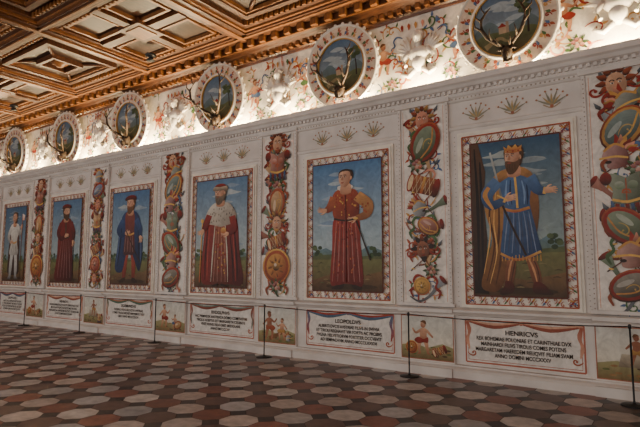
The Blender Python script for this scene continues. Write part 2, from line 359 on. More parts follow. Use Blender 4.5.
def portrait(x0,x1,z0,z1,kind,y):
    a=Art(); t=.145; rr=random.Random(kind*7+1)
    border(a,x0,x1,z0,z1,t,kind)
    ix0,ix1,iz0,iz1=x0+t,x1-t,z0+t,z1-t; W=ix1-ix0; H=iz1-iz0; cx=(ix0+ix1)/2
    skies={0:(C(54,82,108),C(142,156,152)),1:(C(78,116,156),C(170,184,184)),2:(C(88,120,152),C(170,180,176)),3:(C(74,108,146),C(152,168,168)),4:(C(78,110,142),C(158,170,168)),5:(C(66,96,126),C(128,142,146))}
    s0,s1=skies[kind]
    a.at(); hz=iz0+H*(.24 if kind else .27)
    a.rect(ix0,ix1,hz,iz1,s0,s1)
    for i in range(14):
        ux=rr.uniform(ix0+.34,ix1-.34); uz=rr.uniform(hz+.3,iz1-.15); ww=rr.uniform(.5,1.15)
        a.poly([(ux-.28*ww,uz),(ux-.12*ww,uz+.035),(ux,uz+.07*ww),(ux+.15*ww,uz+.03),(ux+.28*ww,uz),(ux,uz-.03)],mixc(mixc(s1,WHT,.25),s0,rr.uniform(.1,.75)))
    a.poly([(ix0,hz),(ix0,hz+.12),(ix0+W*.2,hz+.2),(ix0+W*.4,hz+.08),(ix0+W*.65,hz+.1),(ix0+W*.82,hz+.22),(ix1,hz+.14),(ix1,hz)],C(96,122,134),C(100,116,98),False)
    a.poly([(ix0,hz),(ix0,hz+.07),(ix0+W*.3,hz+.09),(ix0+W*.6,hz+.03),(ix1,hz+.08),(ix1,hz)],C(82,96,64),C(92,94,58),False)
    a.rect(ix0,ix1,iz0,hz,C(112,110,68),C(90,72,46))
    a.poly([(ix0,iz0+H*.08),(ix0+W*.3,iz0+H*.13),(ix0+W*.6,iz0+H*.1),(ix1,iz0+H*.15),(ix1,iz0),(ix0,iz0)],C(122,92,60),C(76,56,40),False)
    for q in range(2):
        tx=(ix0+.1,ix1-.12)[q]
        for i in range(9): a.ell(tx+rr.uniform(-.08,.08),hz+.1+rr.uniform(-.05,.13),.045,.035,rr.choice((C(62,80,50),C(84,98,62),C(50,64,42))),n=8)
    for i in range(24):
        ux=rr.uniform(ix0+.06,ix1-.06); uz=rr.uniform(iz0+.03,hz-.05); a.stroke([(ux-.05,uz),(ux,uz+.01),(ux+.05,uz)],[.004,.016,.004],rr.choice((C(86,90,54),C(134,118,78),C(72,58,40))))
    fw={0:1.06,1:1.12,2:1.14,3:1.12,4:1.15,5:1.1}[kind]
    sx=W/1.27*fw; sc=H/2.17
    a.T=(cx,iz0,W/1.27,sc,0)
    if kind==0:
        a.poly([(-.635,.02),(-.635,2.17),(-.52,2.17),(-.48,2.0),(-.42,1.75),(-.46,1.3),(-.42,.8),(-.46,.3),(-.42,.02)],C(88,62,46),C(40,30,26),False,gang=-60)
        folds(a,[[(-.58,2.1),(-.55,1.2),(-.57,.2)],[(-.5,1.9),(-.49,1.3),(-.5,.3)]],C(36,27,24),.05)
    a.T=(cx,iz0,sx,sc,0)
    a.ell(.08,.07,.42,.045,C(66,50,36))
    if kind==0: # Henricus
        a.poly([(-.18,1.74),(-.36,1.55),(-.42,1.2),(-.33,.8),(-.44,.4),(-.5,.12),(-.36,.05),(-.22,.12),(-.1,.5),(.0,1.1),(0,1.7)],C(184,130,70),C(94,58,36),gang=-50)
        folds(a,[[(-.3,1.5),(-.36,1.1),(-.3,.7),(-.42,.2)],[(-.22,1.3),(-.24,.8),(-.34,.3)],[(-.18,.9),(-.22,.5),(-.3,.15)]],C(84,50,30),.035)
        folds(a,[[(-.26,1.45),(-.3,1.0),(-.27,.6),(-.38,.16)],[(-.36,1.1),(-.36,.8),(-.46,.3)]],C(218,166,100),.022)
        a.poly([(.16,1.7),(.27,1.55),(.31,1.3),(.3,1.05),(.26,.84),(.22,.9),(.18,1.3)],C(158,104,58),C(84,54,34))
        for P in ([(-.04,.66),(-.09,.38),(-.13,.12)],[(.12,.66),(.21,.38),(.26,.13)]): a.stroke(P,[.17,.12,.14,.07],C(156,98,64),C(92,52,36))
        folds(a,[[(-.06,.55),(-.11,.35),(-.14,.15)],[(.13,.55),(.21,.35),(.25,.16)]],C(196,140,98),.03)
        folds(a,[[(-.01,.55),(-.05,.38),(-.1,.15)],[(.19,.55),(.26,.35),(.28,.16)]],C(80,46,32),.02)
        a.poly([(-.18,.14),(-.17,.2),(-.08,.19),(-.05,.1),(-.1,.03),(-.25,.02)],C(96,40,30),DK); a.poly([(.21,.19),(.31,.18),(.4,.08),(.43,.03),(.2,.05)],C(96,40,30),DK)
        a.poly([(-.17,1.72),(.0,1.78),(.16,1.74),(.24,1.6),(.2,1.35),(.2,1.2),(.28,.8),(.31,.58),(.1,.5),(-.12,.49),(-.22,.58),(-.18,.9),(-.16,1.2),(-.2,1.45)],C(78,106,146),C(36,54,90),gang=-40)
        a.T=(cx+.04,iz0,sx,sc,0); cloth(a,rr,.15,.24,1.15,.58,C(68,94,134),9); a.T=(cx,iz0,sx,sc,0)
        folds(a,[[(-.1,1.6),(-.12,1.4),(-.09,1.25)],[(.1,1.58),(.13,1.4),(.12,1.25)]],C(118,144,178),.03)
        folds(a,[[(-.05,1.6),(-.06,1.4),(-.04,1.25)],[(.16,1.55),(.17,1.35),(.16,1.24)]],C(28,42,76),.025)
        a.stroke([(-.22,.58),(-.05,.5),(.1,.51),(.31,.6)],.035,GOLD,RUST)
        for k in range(12): u=-.2+.046*k; a.stroke([(u,.54-.02*math.sin(k)),(u,.475)],.012,OCH,sub=1)
        a.stroke([(-.16,1.2),(.0,1.16),(.19,1.2)],.04,OCH,RUST); a.stroke([(0,1.76),(.02,1.5),(.03,1.2)],.03,GOLD)
        a.poly([(-.22,1.68),(-.08,1.77),(.1,1.77),(.23,1.68),(.24,1.58),(.12,1.64),(0,1.67),(-.12,1.62),(-.24,1.56)],C(184,132,76),C(112,76,48))
        a.stroke([(-.32,2.02),(-.23,1.6),(-.15,1.22)],.028,C(176,176,170),C(90,90,90)); a.stroke([(-.17,1.25),(-.05,.95),(.12,.55)],.03,DK)
        a.stroke([(-.22,1.6),(-.38,1.42),(-.32,1.26),(-.12,1.33)],[.17,.18,.14,.09],C(90,118,156),C(38,56,92)); a.stroke([(-.35,1.52),(-.41,1.4),(-.3,1.2)],[.05,.07,.03],C(192,136,74)); a.stroke([(-.15,1.29),(-.11,1.37)],.035,GOLD); hand(a,-.12,1.335,.2,1.05); a.stroke([(-.24,1.4),(-.1,1.32)],.02,GOLD,sub=1)
        a.stroke([(.2,1.62),(.3,1.44),(.4,1.41)],[.17,.14,.1],C(84,112,152),C(42,62,96)); a.stroke([(.38,1.37),(.4,1.46)],.04,GOLD); hand(a,.4,1.415,.05,1.0)
        head(a,.0,1.9,1.12,-1,C(84,58,40),C(104,72,48),SKIN,.02,'crown')
    elif kind==1: # Leopoldus
        a.poly([(-.14,.2),(-.15,.1),(-.24,.03),(-.06,.03),(-.04,.18)],DK); a.poly([(.08,.18),(.12,.04),(.26,.03),(.2,.18)],DK)
        a.poly([(-.18,1.25),(.19,1.25),(.24,.8),(.28,.13),(.15,.1),(0,.12),(-.15,.09),(-.26,.13),(-.23,.7)],C(160,54,42),C(92,30,28),gang=-50)
        cloth(a,rr,.17,.25,1.18,.15,C(146,56,42),11)
        for i in range(50):
            v=rr.uniform(.2,1.15); hw_=.14+.1*(1.2-v); u=rr.uniform(-hw_,hw_); a.ell(u,v,.011,.018,rr.choice((C(186,100,64),C(104,34,30))),n=6)
        a.poly([(-.2,1.64),(-.1,1.71),(.1,1.71),(.2,1.64),(.23,1.5),(.2,1.22),(0,1.18),(-.19,1.22),(-.22,1.5)],C(170,78,50),C(108,42,32),gang=-50)
        a.stroke([(.19,1.58),(.36,1.42),(.34,1.26),(.18,1.2)],[.17,.18,.14,.09],C(196,140,84),C(126,74,46)); hand(a,.17,1.2,3.3,.9)
        a.stroke([(-.18,1.58),(-.25,1.42),(-.34,1.36)],[.16,.15,.09],C(176,96,58),C(122,54,38)); hand(a,-.33,1.36,3.0,1.0)
        for i in range(34): a.ell(rr.uniform(-.18,.2),rr.uniform(1.26,1.62),.012,.018,rr.choice((OCH,GOLD,RED,C(96,30,26))),n=6)
        for i in range(10): a.ell(rr.uniform(.26,.38),rr.uniform(1.28,1.46),.012,.016,rr.choice((RUST,RED)),n=6)
        a.stroke([(-.19,1.21),(0,1.17),(.2,1.2)],.03,DK); a.stroke([(0,1.68),(.01,1.3),(.01,.5),(0,.14)],.018,C(92,30,26))
        a.stroke([(.18,1.16),(.3,.8),(.4,.5)],.022,DK); a.ell(.17,1.2,.04,.02,GOLD)
        a.poly([(-.12,1.71),(0,1.66),(.12,1.71),(.1,1.77),(-.1,1.77)],WHT,C(190,170,150))
        head(a,.01,1.88,1.12,-1,C(60,44,34),None,SKIN,-.01,None,True)
    elif kind==2: # robed ruler with ermine
        a.poly([(-.16,1.64),(-.3,1.4),(-.38,.8),(-.4,.1),(-.1,.05),(.2,.06),(.5,.08),(.42,.7),(.36,1.3),(.2,1.64)],C(142,48,40),C(72,24,24),gang=-40)
        folds(a,[[(-.28,1.2),(-.32,.6),(-.32,.12)],[(.3,1.2),(.36,.6),(.4,.12)],[(.22,1.0),(.28,.5),(.3,.1)]],C(50,16,18),.035)
        folds(a,[[(-.24,1.2),(-.27,.6),(-.27,.12)],[(.26,1.2),(.32,.6),(.35,.12)]],C(172,70,56),.02)
        a.poly([(-.1,1.3),(.1,1.3),(.15,.7),(.17,.08),(-.02,.05),(-.17,.08),(-.14,.7)],C(160,84,58),C(92,42,32)); cloth(a,rr,.09,.15,1.22,.1,C(150,76,54),7)
        for i in range(40): a.ell(rr.uniform(-.13,.14),rr.uniform(.15,1.2),.016,.022,rr.choice((RED,C(120,50,34),OCH)),n=6)
        folds(a,[[(-.11,1.25),(-.15,.7),(-.18,.1)],[(.11,1.25),(.16,.7),(.19,.1)]],C(196,186,170),.03)
        a.poly([(-.18,1.66),(0,1.7),(.2,1.66),(.34,1.45),(.32,1.28),(.12,1.22),(0,1.2),(-.14,1.24),(-.32,1.3),(-.32,1.46)],C(204,194,178),C(138,122,108),gang=-50)
        for i in range(30):
            u,v_=rr.uniform(-.26,.28),rr.uniform(1.3,1.6); a.stroke([(u,v_),(u+.003,v_-.035)],.012,DK,sub=1)
        a.stroke([(-.4,1.3),(-.42,.7),(-.44,.08)],.022,GOLD,RUST); a.ell(-.4,1.34,.035,.045,GOLD)
        a.stroke([(-.24,1.45),(-.32,1.25),(-.38,1.12)],[.13,.13,.09],C(146,46,38),C(88,28,26)); hand(a,-.37,1.14,3.6,1.0)
        a.stroke([(.26,1.4),(.3,1.15),(.18,1.05)],[.13,.13,.09],C(146,46,38),C(88,28,26)); hand(a,.18,1.05,3.0,1.0)
        a.ell(.08,1.12,.06,.06,GOLD,RUST)
        a.poly([(-.1,.05),(-.02,.07),(-.04,.02),(-.16,.01)],DK); a.poly([(.04,.07),(.12,.05),(.2,.01),(.06,.02)],DK)
        head(a,.0,1.87,1.12,-1,C(110,92,76),C(122,104,86),SKIN,.05,'ducal')
    elif kind==3: # blue cloak
        for P in ([(-.05,.8),(-.1,.45),(-.14,.1)],[(.1,.8),(.16,.45),(.16,.1)]): a.stroke(P,[.16,.11,.12,.07],C(160,66,48),C(104,40,34))
        a.poly([(-.1,.15),(-.12,.05),(-.28,.03),(-.2,.12)],DK);a.poly([(.12,.14),(.2,.14),(.3,.04),(.12,.04)],DK)
        a.poly([(-.16,1.68),(-.3,1.4),(-.36,.9),(-.42,.35),(-.2,.28),(-.1,.6),(0,.9),(.16,.6),(.34,.3),(.42,.8),(.34,1.4),(.18,1.68)],C(48,66,108),C(22,32,60),gang=-50)
        folds(a,[[(-.24,1.4),(-.28,.9),(-.34,.4)],[(.26,1.4),(.3,.9),(.32,.4)]],C(16,22,46),.035); folds(a,[[(-.3,1.3),(-.33,.9),(-.39,.45)],[(.32,1.3),(.37,.9),(.37,.5)]],C(84,104,144),.022)
        a.poly([(-.13,1.66),(.13,1.66),(.15,1.2),(.18,.72),(0,.68),(-.16,.72),(-.13,1.2)],C(128,62,52),C(64,36,40)); cloth(a,rr,.12,.15,1.12,.74,C(124,60,52),7)
        a.stroke([(-.14,1.18),(0,1.14),(.15,1.18)],.04,OCH)
        a.stroke([(-.2,1.5),(-.34,1.28),(-.26,1.14),(-.12,1.18)],[.14,.14,.11,.08],C(56,78,122),C(30,44,78)); hand(a,-.12,1.18,.2)
        a.stroke([(.2,1.5),(.32,1.3),(.34,1.1)],[.14,.13,.09],C(56,78,122),C(30,44,78)); hand(a,.34,1.1,-1.4)
        a.stroke([(-.1,1.25),(.1,.9),(.36,.5)],.025,DK)
        head(a,.02,1.86,1.12,-1,C(110,74,44),C(120,80,50),SKIN,.05,'cap')
    elif kind==4: # dark red robe
        a.poly([(-.16,1.66),(-.28,1.3),(-.3,.7),(-.36,.08),(0,.04),(.34,.08),(.3,.7),(.28,1.3),(.16,1.66)],C(122,38,34),C(56,20,22),gang=-40)
        cloth(a,rr,.15,.28,1.12,.1,C(112,38,34),9)
        a.stroke([(-.17,1.2),(0,1.16),(.17,1.2)],.04,DK); a.stroke([(0,1.62),(0,1.2)],.05,C(80,60,44))
        a.stroke([(-.18,1.56),(-.28,1.3),(-.16,1.14),(-.02,1.2)],[.15,.15,.12,.07],C(116,40,36),C(70,24,24)); hand(a,-.02,1.2,.3)
        a.stroke([(.18,1.56),(.3,1.3),(.3,1.08)],[.15,.15,.08],C(116,40,36),C(70,24,24)); hand(a,.3,1.08,-1.5)
        a.stroke([(.34,1.3),(.33,.7),(.33,.05)],.02,DK)
        head(a,.0,1.84,1.12,1,C(80,56,40),C(90,64,46),SKIN,.06,'cap')
    else: # pale armour
        a.poly([(-.14,1.6),(-.26,1.2),(-.3,.5),(-.24,.2),(.3,.2),(.32,.6),(.28,1.2),(.16,1.6)],C(92,58,46),C(52,36,32))
        for P in ([(-.06,.95),(-.12,.5),(-.14,.1)],[(.08,.95),(.15,.5),(.17,.1)]): a.stroke(P,[.21,.15,.16,.1],C(206,204,198),C(136,134,132))
        a.poly([(-.08,.14),(-.12,.04),(-.28,.03),(-.2,.14)],GRY,DK);a.poly([(.1,.14),(.2,.14),(.3,.04),(.12,.04)],GRY,DK)
        a.poly([(-.18,1.66),(.18,1.66),(.24,1.45),(.16,1.15),(.26,.8),(0,.74),(-.24,.8),(-.16,1.15),(-.22,1.45)],C(222,216,206),C(140,136,130),gang=-40)
        cloth(a,rr,.12,.18,1.1,.84,C(180,174,164),7)
        a.stroke([(-.14,1.14),(0,1.1),(.14,1.14)],.05,OCH)
        a.stroke([(-.18,1.56),(-.32,1.3),(-.2,1.12)],[.15,.14,.09],C(214,208,198),C(124,120,116)); hand(a,-.2,1.12,.2)
        a.stroke([(.18,1.56),(.3,1.35),(.38,1.5)],[.15,.14,.09],C(214,208,198),C(124,120,116)); hand(a,.38,1.5,1.4)
        a.stroke([(.4,1.95),(.4,1.0),(.4,.05)],.024,RUST,DK)
        a.poly([(.4,1.95),(.54,1.9),(.52,1.75),(.41,1.76)],WHT,ROSE,False)
        head(a,.0,1.84,1.12,-1,C(96,70,50),None,SKIN,.06)
    return a.make('portrait_painting',y)
def putto(a,x,z,s,fl=1,c=SKIN,cloth=RED):
    a.at(x,z,s,0,fl)
    a.stroke([(-.05,.45),(-.1,.22),(-.14,0)],[.16,.13,.09,.06],c,SKD); a.stroke([(.06,.45),(.16,.25),(.12,0)],[.16,.13,.09,.06],c,SKD)
    a.stroke([(-.14,.01),(-.2,0)],.05,SKD,sub=1);a.stroke([(.12,.01),(.2,0)],.05,SKD,sub=1)
    a.poly([(-.12,.72),(0,.77),(.12,.72),(.12,.55),(.13,.4),(0,.36),(-.13,.4),(-.1,.55)],c,SKD)
    a.poly([(-.14,.5),(0,.44),(.16,.5),(.3,.4),(.18,.3),(0,.34),(-.14,.34)],cloth,mixc(cloth,DK,.4))
    a.stroke([(.1,.7),(.25,.62),(.36,.75)],[.09,.07,.05],c,SKD);a.stroke([(-.1,.7),(-.22,.58),(-.3,.5)],[.09,.07,.05],c,SKD)
    a.ell(.01,.87,.085,.1,c,SKD); a.poly([(-.09,.88),(-.07,.98),(.02,1.0),(.1,.94),(.02,.93)],C(110,70,40))
    a.ell(.045,.88,.012,.012,DK,n=6); a.ell(.05,.83,.02,.008,RED,n=6)
def dado_scene(x0,x1,z0,z1,k,y):
    a=Art(); a.at(); rr=random.Random(k+50)
    a.rect(x0,x1,z0,z1,C(164,98,72)); o=.014; x0+=o;x1-=o;z0+=o;z1-=o; w=x1-x0; h=z1-z0; cx=(x0+x1)/2
    a.rect(x0,x1,z0,z1,C(204,200,190),C(212,200,178))
    a.poly([(x0,z0),(x0,z0+h*.3),(x0+w*.25,z0+h*.36),(x0+w*.5,z0+h*.26),(x0+w*.8,z0+h*.38),(x1,z0+h*.3),(x1,z0)],C(160,154,108),C(116,94,60),False)
    for i in range(14): u=rr.uniform(x0+.06,x1-.06); v=rr.uniform(z0+.03,z0+h*.28); a.ell(u,v,.04,.014,rr.choice((C(96,100,58),C(146,108,70),C(90,66,48))))
    m=k%4
    if m==0:
        putto(a,x0+w*.3,z0+.07,h*.8,1,SKIN,RED); a.at(); putto(a,x0+w*.68,z0+.05,h*.5,-1,SKIN,BLU)
        ovshield(a,x0+w*.78,z0+h*.22,.24,.3,OCH,RUST)
    elif m==1:
        a.stroke([(x0+w*.3,z0+h*.1),(x0+w*.75,z0+h*.35)],[.08,.05],C(120,80,50)); putto(a,x0+w*.3,z0+.06,h*.8,1,SKD,RUST); putto(a,x0+w*.66,z0+.06,h*.62,-1,SKIN,OCH); helmet(a,x0+w*.84,z0+.1,.16)
    elif m==2:
        putto(a,cx-.05,z0+.07,h*.8,-1,SKIN,RED); drum(a,cx+.2,z0+.13,.22,.4); rshield(a,x0+w*.2,z0+.16,.2)
    else:
        a.poly([(cx-.2,z0+h*.25),(cx-.16,z0+h*.5),(cx+.16,z0+h*.5),(cx+.2,z0+h*.25)],C(186,172,148),C(130,112,92),False); putto(a,cx,z0+h*.3,h*.6,1,SKD,OCH); cuirass(a,x1-.14,z0+.14,.22)
    return a.make('dado_scene_painting',y)
TXT={0:("HENRICVS","REX BOHEMIAE POLONIAE ET CARINTHIAE DVX\nMAINHARDI FILIVS TIROLIS COMES POTENS\nMARGARETAM HAEREDEM RELIQVIT FILIAM SVAM\nANNO DOMINI MCCCXXXV"),
1:("LEOPOLDVS","ALBERTI DVCIS AVSTRIAE FILIVS IN SVEVIA\nET TIROLI REGNAVIT VIR FORTIS AC PROBVS\nPVGNA HELVETIORVM FORTITER OCCVBVIT\nAD SEMPACHVM ANNO MCCCLXXXVI"),
2:("RVDOLPHVS","HIC PRIMVS EX AVSTRIACA DOMO COMITATVM\nTIROLIS ADEPTVS EST MARGARETA CEDENTE\nVIXIT ANNIS XXVI OBIIT MEDIOLANI\nANNO MCCCLXV"),
3:("SIGISMVNDVS","FRIDERICI FILIVS ARCHIDVX AVSTRIAE\nCOMES TIROLIS MONETAM PRIMVS CVDIT\nOBIIT ANNO MCCCCXCVI"),}
def text(body,size,loc,parent,sx=1,off=.001):
    cu=bpy.data.curves.new('inscription_text','FONT'); cu.body=body; cu.size=size; cu.align_x='CENTER'; cu.align_y='TOP'; cu.space_line=1.04; cu.offset=off
    cu.materials.append(M_ink)
    o=bpy.data.objects.new('inscription_text',cu); col.objects.link(o); o.parent=parent; o.location=loc; o.rotation_euler=(math.pi/2,0,0); o.scale=(sx,1,1)
def inscription(x0,x1,z0,z1,k,y):
    a=Art(); a.at(); w=x1-x0; cx=(x0+x1)/2; h=z1-z0
    a.rect(x0,x1,z0,z1,C(216,207,197))
    for q,ww,c in ((.025,.022,C(172,94,72)),(.06,.007,C(160,80,60))):
        for P in (((x0+q,z0+q),(x1-q,z0+q)),((x0+q,z0+q),(x0+q,z1-q)),((x1-q,z0+q),(x1-q,z1-q)),((x0+q,z1-q),(x1-q,z1-q))): a.stroke(P,ww,c,sub=1)
    c1,c2=[(C(164,84,62),C(208,158,130)),(C(80,106,132),C(160,62,46)),(C(146,72,52),C(116,128,116)),(C(88,116,96),C(170,104,70))][k%4]
    for i in range(2):
        u0=x0+.06+(w-.12)*i/2; u1=x0+.06+(w-.12)*(i+1)/2; m=(u0+u1)/2
        a.stroke([(u0,z1-.04),(m,z1-.1),(u1,z1-.04)],[.03,.07,.03],c1,mixc(c1,DK,.3)); a.stroke([(u0,z1-.028),(m,z1-.07),(u1,z1-.028)],[.014,.034,.014],c2); a.stroke([(u0,z1-.05),(m,z1-.13),(u1,z1-.05)],.01,mixc(c1,DK,.4))
    for i in range(3):
        u=x0+.06+(w-.12)*i/2; a.ell(u,z1-.045,.03,.026,c2,c1,n=10)
    for d,u in ((1,x0+.05),(-1,x1-.05)):
        a.at(u,z1-.1,1,0,d); a.stroke([(0,.05),(.03,-.08),(0,-.2),(.03,-.34)],[.03,.06,.035,.05,.01],c1,c2); a.scroll(.0,-.38,-1,.12,1,RUST,.18)
    ob=a.make('inscription_panel',y)
    t=TXT[k%4]
    text(t[0],.088,(cx,y-.012,z1-.135),ob,1.05,.0018); text(t[1],.073,(cx,y-.012,z1-.235),ob,.93*(w-.24)/1.62,.0015)
    return ob
# ================================================================ ROOM
XL,XR,YB=-24.0,6.0,-10.0
b=MB(); b.box(XL,XR,0,.3,0,6.3); b.make('wall_north',[M_white])
b=MB(); b.box(XL-.3,XL,YB-.3,.3,0,6.3); b.make('wall_west',[M_plain])
b=MB(); b.box(XR,XR+.3,YB-.3,.3,0,6.3); b.make('wall_east',[M_plain])
b=MB(); wins=[-21.5,-17.5,-13.5,-9.5,-5.5,-1.5,2.5]; ww=.95
b.box(XL,XR,YB-.3,YB,0,1.1); b.box(XL,XR,YB-.3,YB,3.9,6.3)
e=XL
for wx in wins: b.box(e,wx-ww,YB-.3,YB,1.1,3.9); e=wx+ww
b.box(e,XR,YB-.3,YB,1.1,3.9); b.make('wall_south',[M_plain])
for i,wx in enumerate(wins):
    b=MB(); b.ringxz(wx-ww,wx+ww,1.1,3.9,.08,YB-.2,YB-.12); b.box(wx-.03,wx+.03,YB-.19,YB-.13,1.18,3.82); b.box(wx-ww+.08,wx+ww-.08,YB-.19,YB-.13,2.85,2.92)
    b.make('window_%d'%(i+1),[M_wood])
# floor
b=MB(); b.box(XL,XR,YB,0,-.2,-.004); fl=b.make('floor',[M_grout])
v=[];f=[];cc=[]; p=.40; q=p*.2929; g=.004
rf=random.Random(3)
def tile(P,c):
    k=len(v); v.extend([(x,y,0) for x,y in P]); f.append(tuple(range(k,k+len(P))))
    t=rf.uniform(.78,1.15); cc.extend([tuple(min(1,u*t) for u in c)]*len(P))
nx=int((XR-XL)/p); ny=int(-YB/p)
for i in range(nx):
    for j in range(ny):
        x=XL+i*p; y=YB+j*p; X1=x+p; Y1=y+p
        P=[(x+q,y+g),(X1-q,y+g),(X1-g,y+q),(X1-g,Y1-q),(X1-q,Y1-g),(x+q,Y1-g),(x+g,Y1-q),(x+g,y+q)]
        if (i+j)%2==0: c=rf.choice((C(190,180,172),C(184,168,158),C(172,168,166)))
        else: c=C(134,82,66) if i%2 else C(98,74,66)
        tile(P,c)
        if i>0 and j>0:
            s=q-g; tile([(x,y-s),(x+s,y),(x,y+s),(x-s,y)],C(50,42,41))
me=bpy.data.meshes.new('tiles'); me.from_pydata(v,[],f)
ca=me.color_attributes.new('Col','FLOAT_COLOR','CORNER'); flat=[]
for c in cc: flat+=[*c,1]
ca.data.foreach_set('color',flat); obj('tiles',me,[M_floor],fl)
# ================================================================ WALL ARCHITECTURE
frames=[(-22.9,-21.25),(-20.0,-18.35),(-17.04,-15.42),(-14.26,-12.51),(-11.46,-9.71),(-8.46,-6.67),(-5.43,-3.72),(-2.58,-1.03),(.12,1.75),(3.0,4.6)]
kinds=[1,4,5,4,3,2,1,0,2,3]
strips=[(-21.0,-20.3),(-18.1,-17.35),(-15.19,-14.46),(-12.27,-11.61),(-9.45,-8.65),(-6.43,-5.73),(-3.49,-2.83),(-.82,-.12),(2.05,2.72)]
svar=[0,2,1,2,3,1,0,3,1]
FZ0,FZ1=1.0,3.53
t=MB()
t.profx([(0,0),(-.16,0),(-.16,.1),(-.13,.13),(-.08,.15),(-.08,.17),(0,.17)],XL,XR)
t.profx([(0,.86),(-.04,.87),(-.07,.9),(-.1,.92),(-.1,.95),(-.05,.97),(0,.985)],XL,XR)
for s0,s1 in strips:
    t.box(s0-.1,s1+.1,-.19,0,0,.12); t.box(s0-.1,s1+.1,-.05,0,.12,.87); t.box(s0-.1,s1+.1,-.13,0,.905,.955)
t.make('baseboard_north',[M_white])
t=MB()
for s0,s1 in strips:
    t.box(s0-.09,s1+.09,-.035,0,.985,4.12)
    for xx in (s0-.09,s1+.045): t.box(xx,xx+.045,-.06,-.035,1.0,4.12)
    t.box(s0-.045,s1+.045,-.055,-.035,.985,1.02); t.box(s0-.12,s1+.12,-.07,0,.985,1.03)
t.make('trim_1',[M_white])
bd=MB()
def bead(x,y,z,r=.011,m=0):
    k=len(bd.v)
    for a_,b_ in ((1,0),(0,1),(-1,0),(0,-1)): bd.v.append((x+a_*r,y,z+b_*r))
    bd.v.append((x,y-r,z))
    for i in range(4): bd.f.append((k+i,k+(i+1)%4,k+4)); bd.m.append(m); bd.sm.append(True)
for s0,s1 in strips:
    for xx in (s0-.068,s1+.068):
        z=1.05
        while z<4.1: bead(xx,-.0602,z); z+=.062
for f0,f1 in frames:
    z=FZ0
    while z<FZ1+.05: bead(f0-.085,-.001,z,.009); bead(f1+.085,-.001,z,.009); z+=.07
M_bead=noisemat('bead_grey',C(140,124,112),C(160,146,132),10)  # greyish tone for the bead rows and the cornice dots
bd.make('trim_2',[M_bead])
t=MB()
t.profx([(0,4.05),(-.03,4.06),(-.05,4.08),(-.05,4.11),(-.08,4.13),(-.1,4.17),(-.1,4.2),(-.17,4.22),(-.2,4.26),(-.24,4.28),(-.24,4.36),(-.21,4.36),(-.21,4.30),(0,4.30)],XL,XR)
x=XL+.05
while x<XR: t.box(x,x+.045,-.14,-.09,4.165,4.21); x+=.085
t.profx([(0,3.62),(-.02,3.63),(-.03,3.65),(-.03,3.67),(-.015,3.69),(0,3.69)],XL,XR)
for s0,s1 in strips: t.box(s0-.12,s1+.12,-.09,0,4.08,4.14)
t.make('trim_3',[M_white])
d=MB(); x=XL+.09
while x<XR:
    k=len(d.v); r=.012
    d.v+=[(x-r,-.0506,4.095-r),(x+r,-.0506,4.095-r),(x+r,-.0506,4.095+r),(x-r,-.0506,4.095+r)]; d.f.append((k,k+1,k+2,k+3)); d.m.append(0); d.sm.append(False)
    x+=.06
d.make('trim_4',[M_bead])
for i,(f0,f1) in enumerate(frames):
    p_=portrait(f0+.03,f1-.03,FZ0+.03,FZ1-.03,kinds[i],-.012)
    b=MB(); b.ringxz(f0,f1,FZ0,FZ1,.035,-.05,0); b.ringxz(f0-.035,f1+.035,FZ0-.01,FZ1+.035,.035,-.03,0); b.make('frame_moulding',[M_relief],p_)
    cx=(f0+f1)/2; a=Art()
    for u in (-.52,0,.52):
        a.at(cx+u,3.77,1.1)
        for k in range(7):
            th=math.pi/2+(k-3)*.36; a.leaf(.0,.0,th,.2 if k%2==0 else .16,.026,C(176,148,100) if k%2 else C(140,136,116))
            a.ell(.2*math.cos(th),.2*math.sin(th),.014,.014,C(164,112,80),n=6)
        a.stroke([(-.1,.02),(0,-.03),(.1,.02)],.014,C(160,136,104)); a.ell(0,-.01,.022,.022,C(160,100,76),n=8)
    a.make('frieze_ornament',-.004)
    inscription(f0-.02,f1+.02,.2,.84,[2,3,1,0,3,2,1,0,2,3][i],-.006)
for i,(s0,s1) in enumerate(strips):
    grotesque(s0-.03,s1+.03,1.04,4.07,svar[i],-.0365)
    dado_scene(s0-.09,s1+.09,.19,.84,i,-.0515)
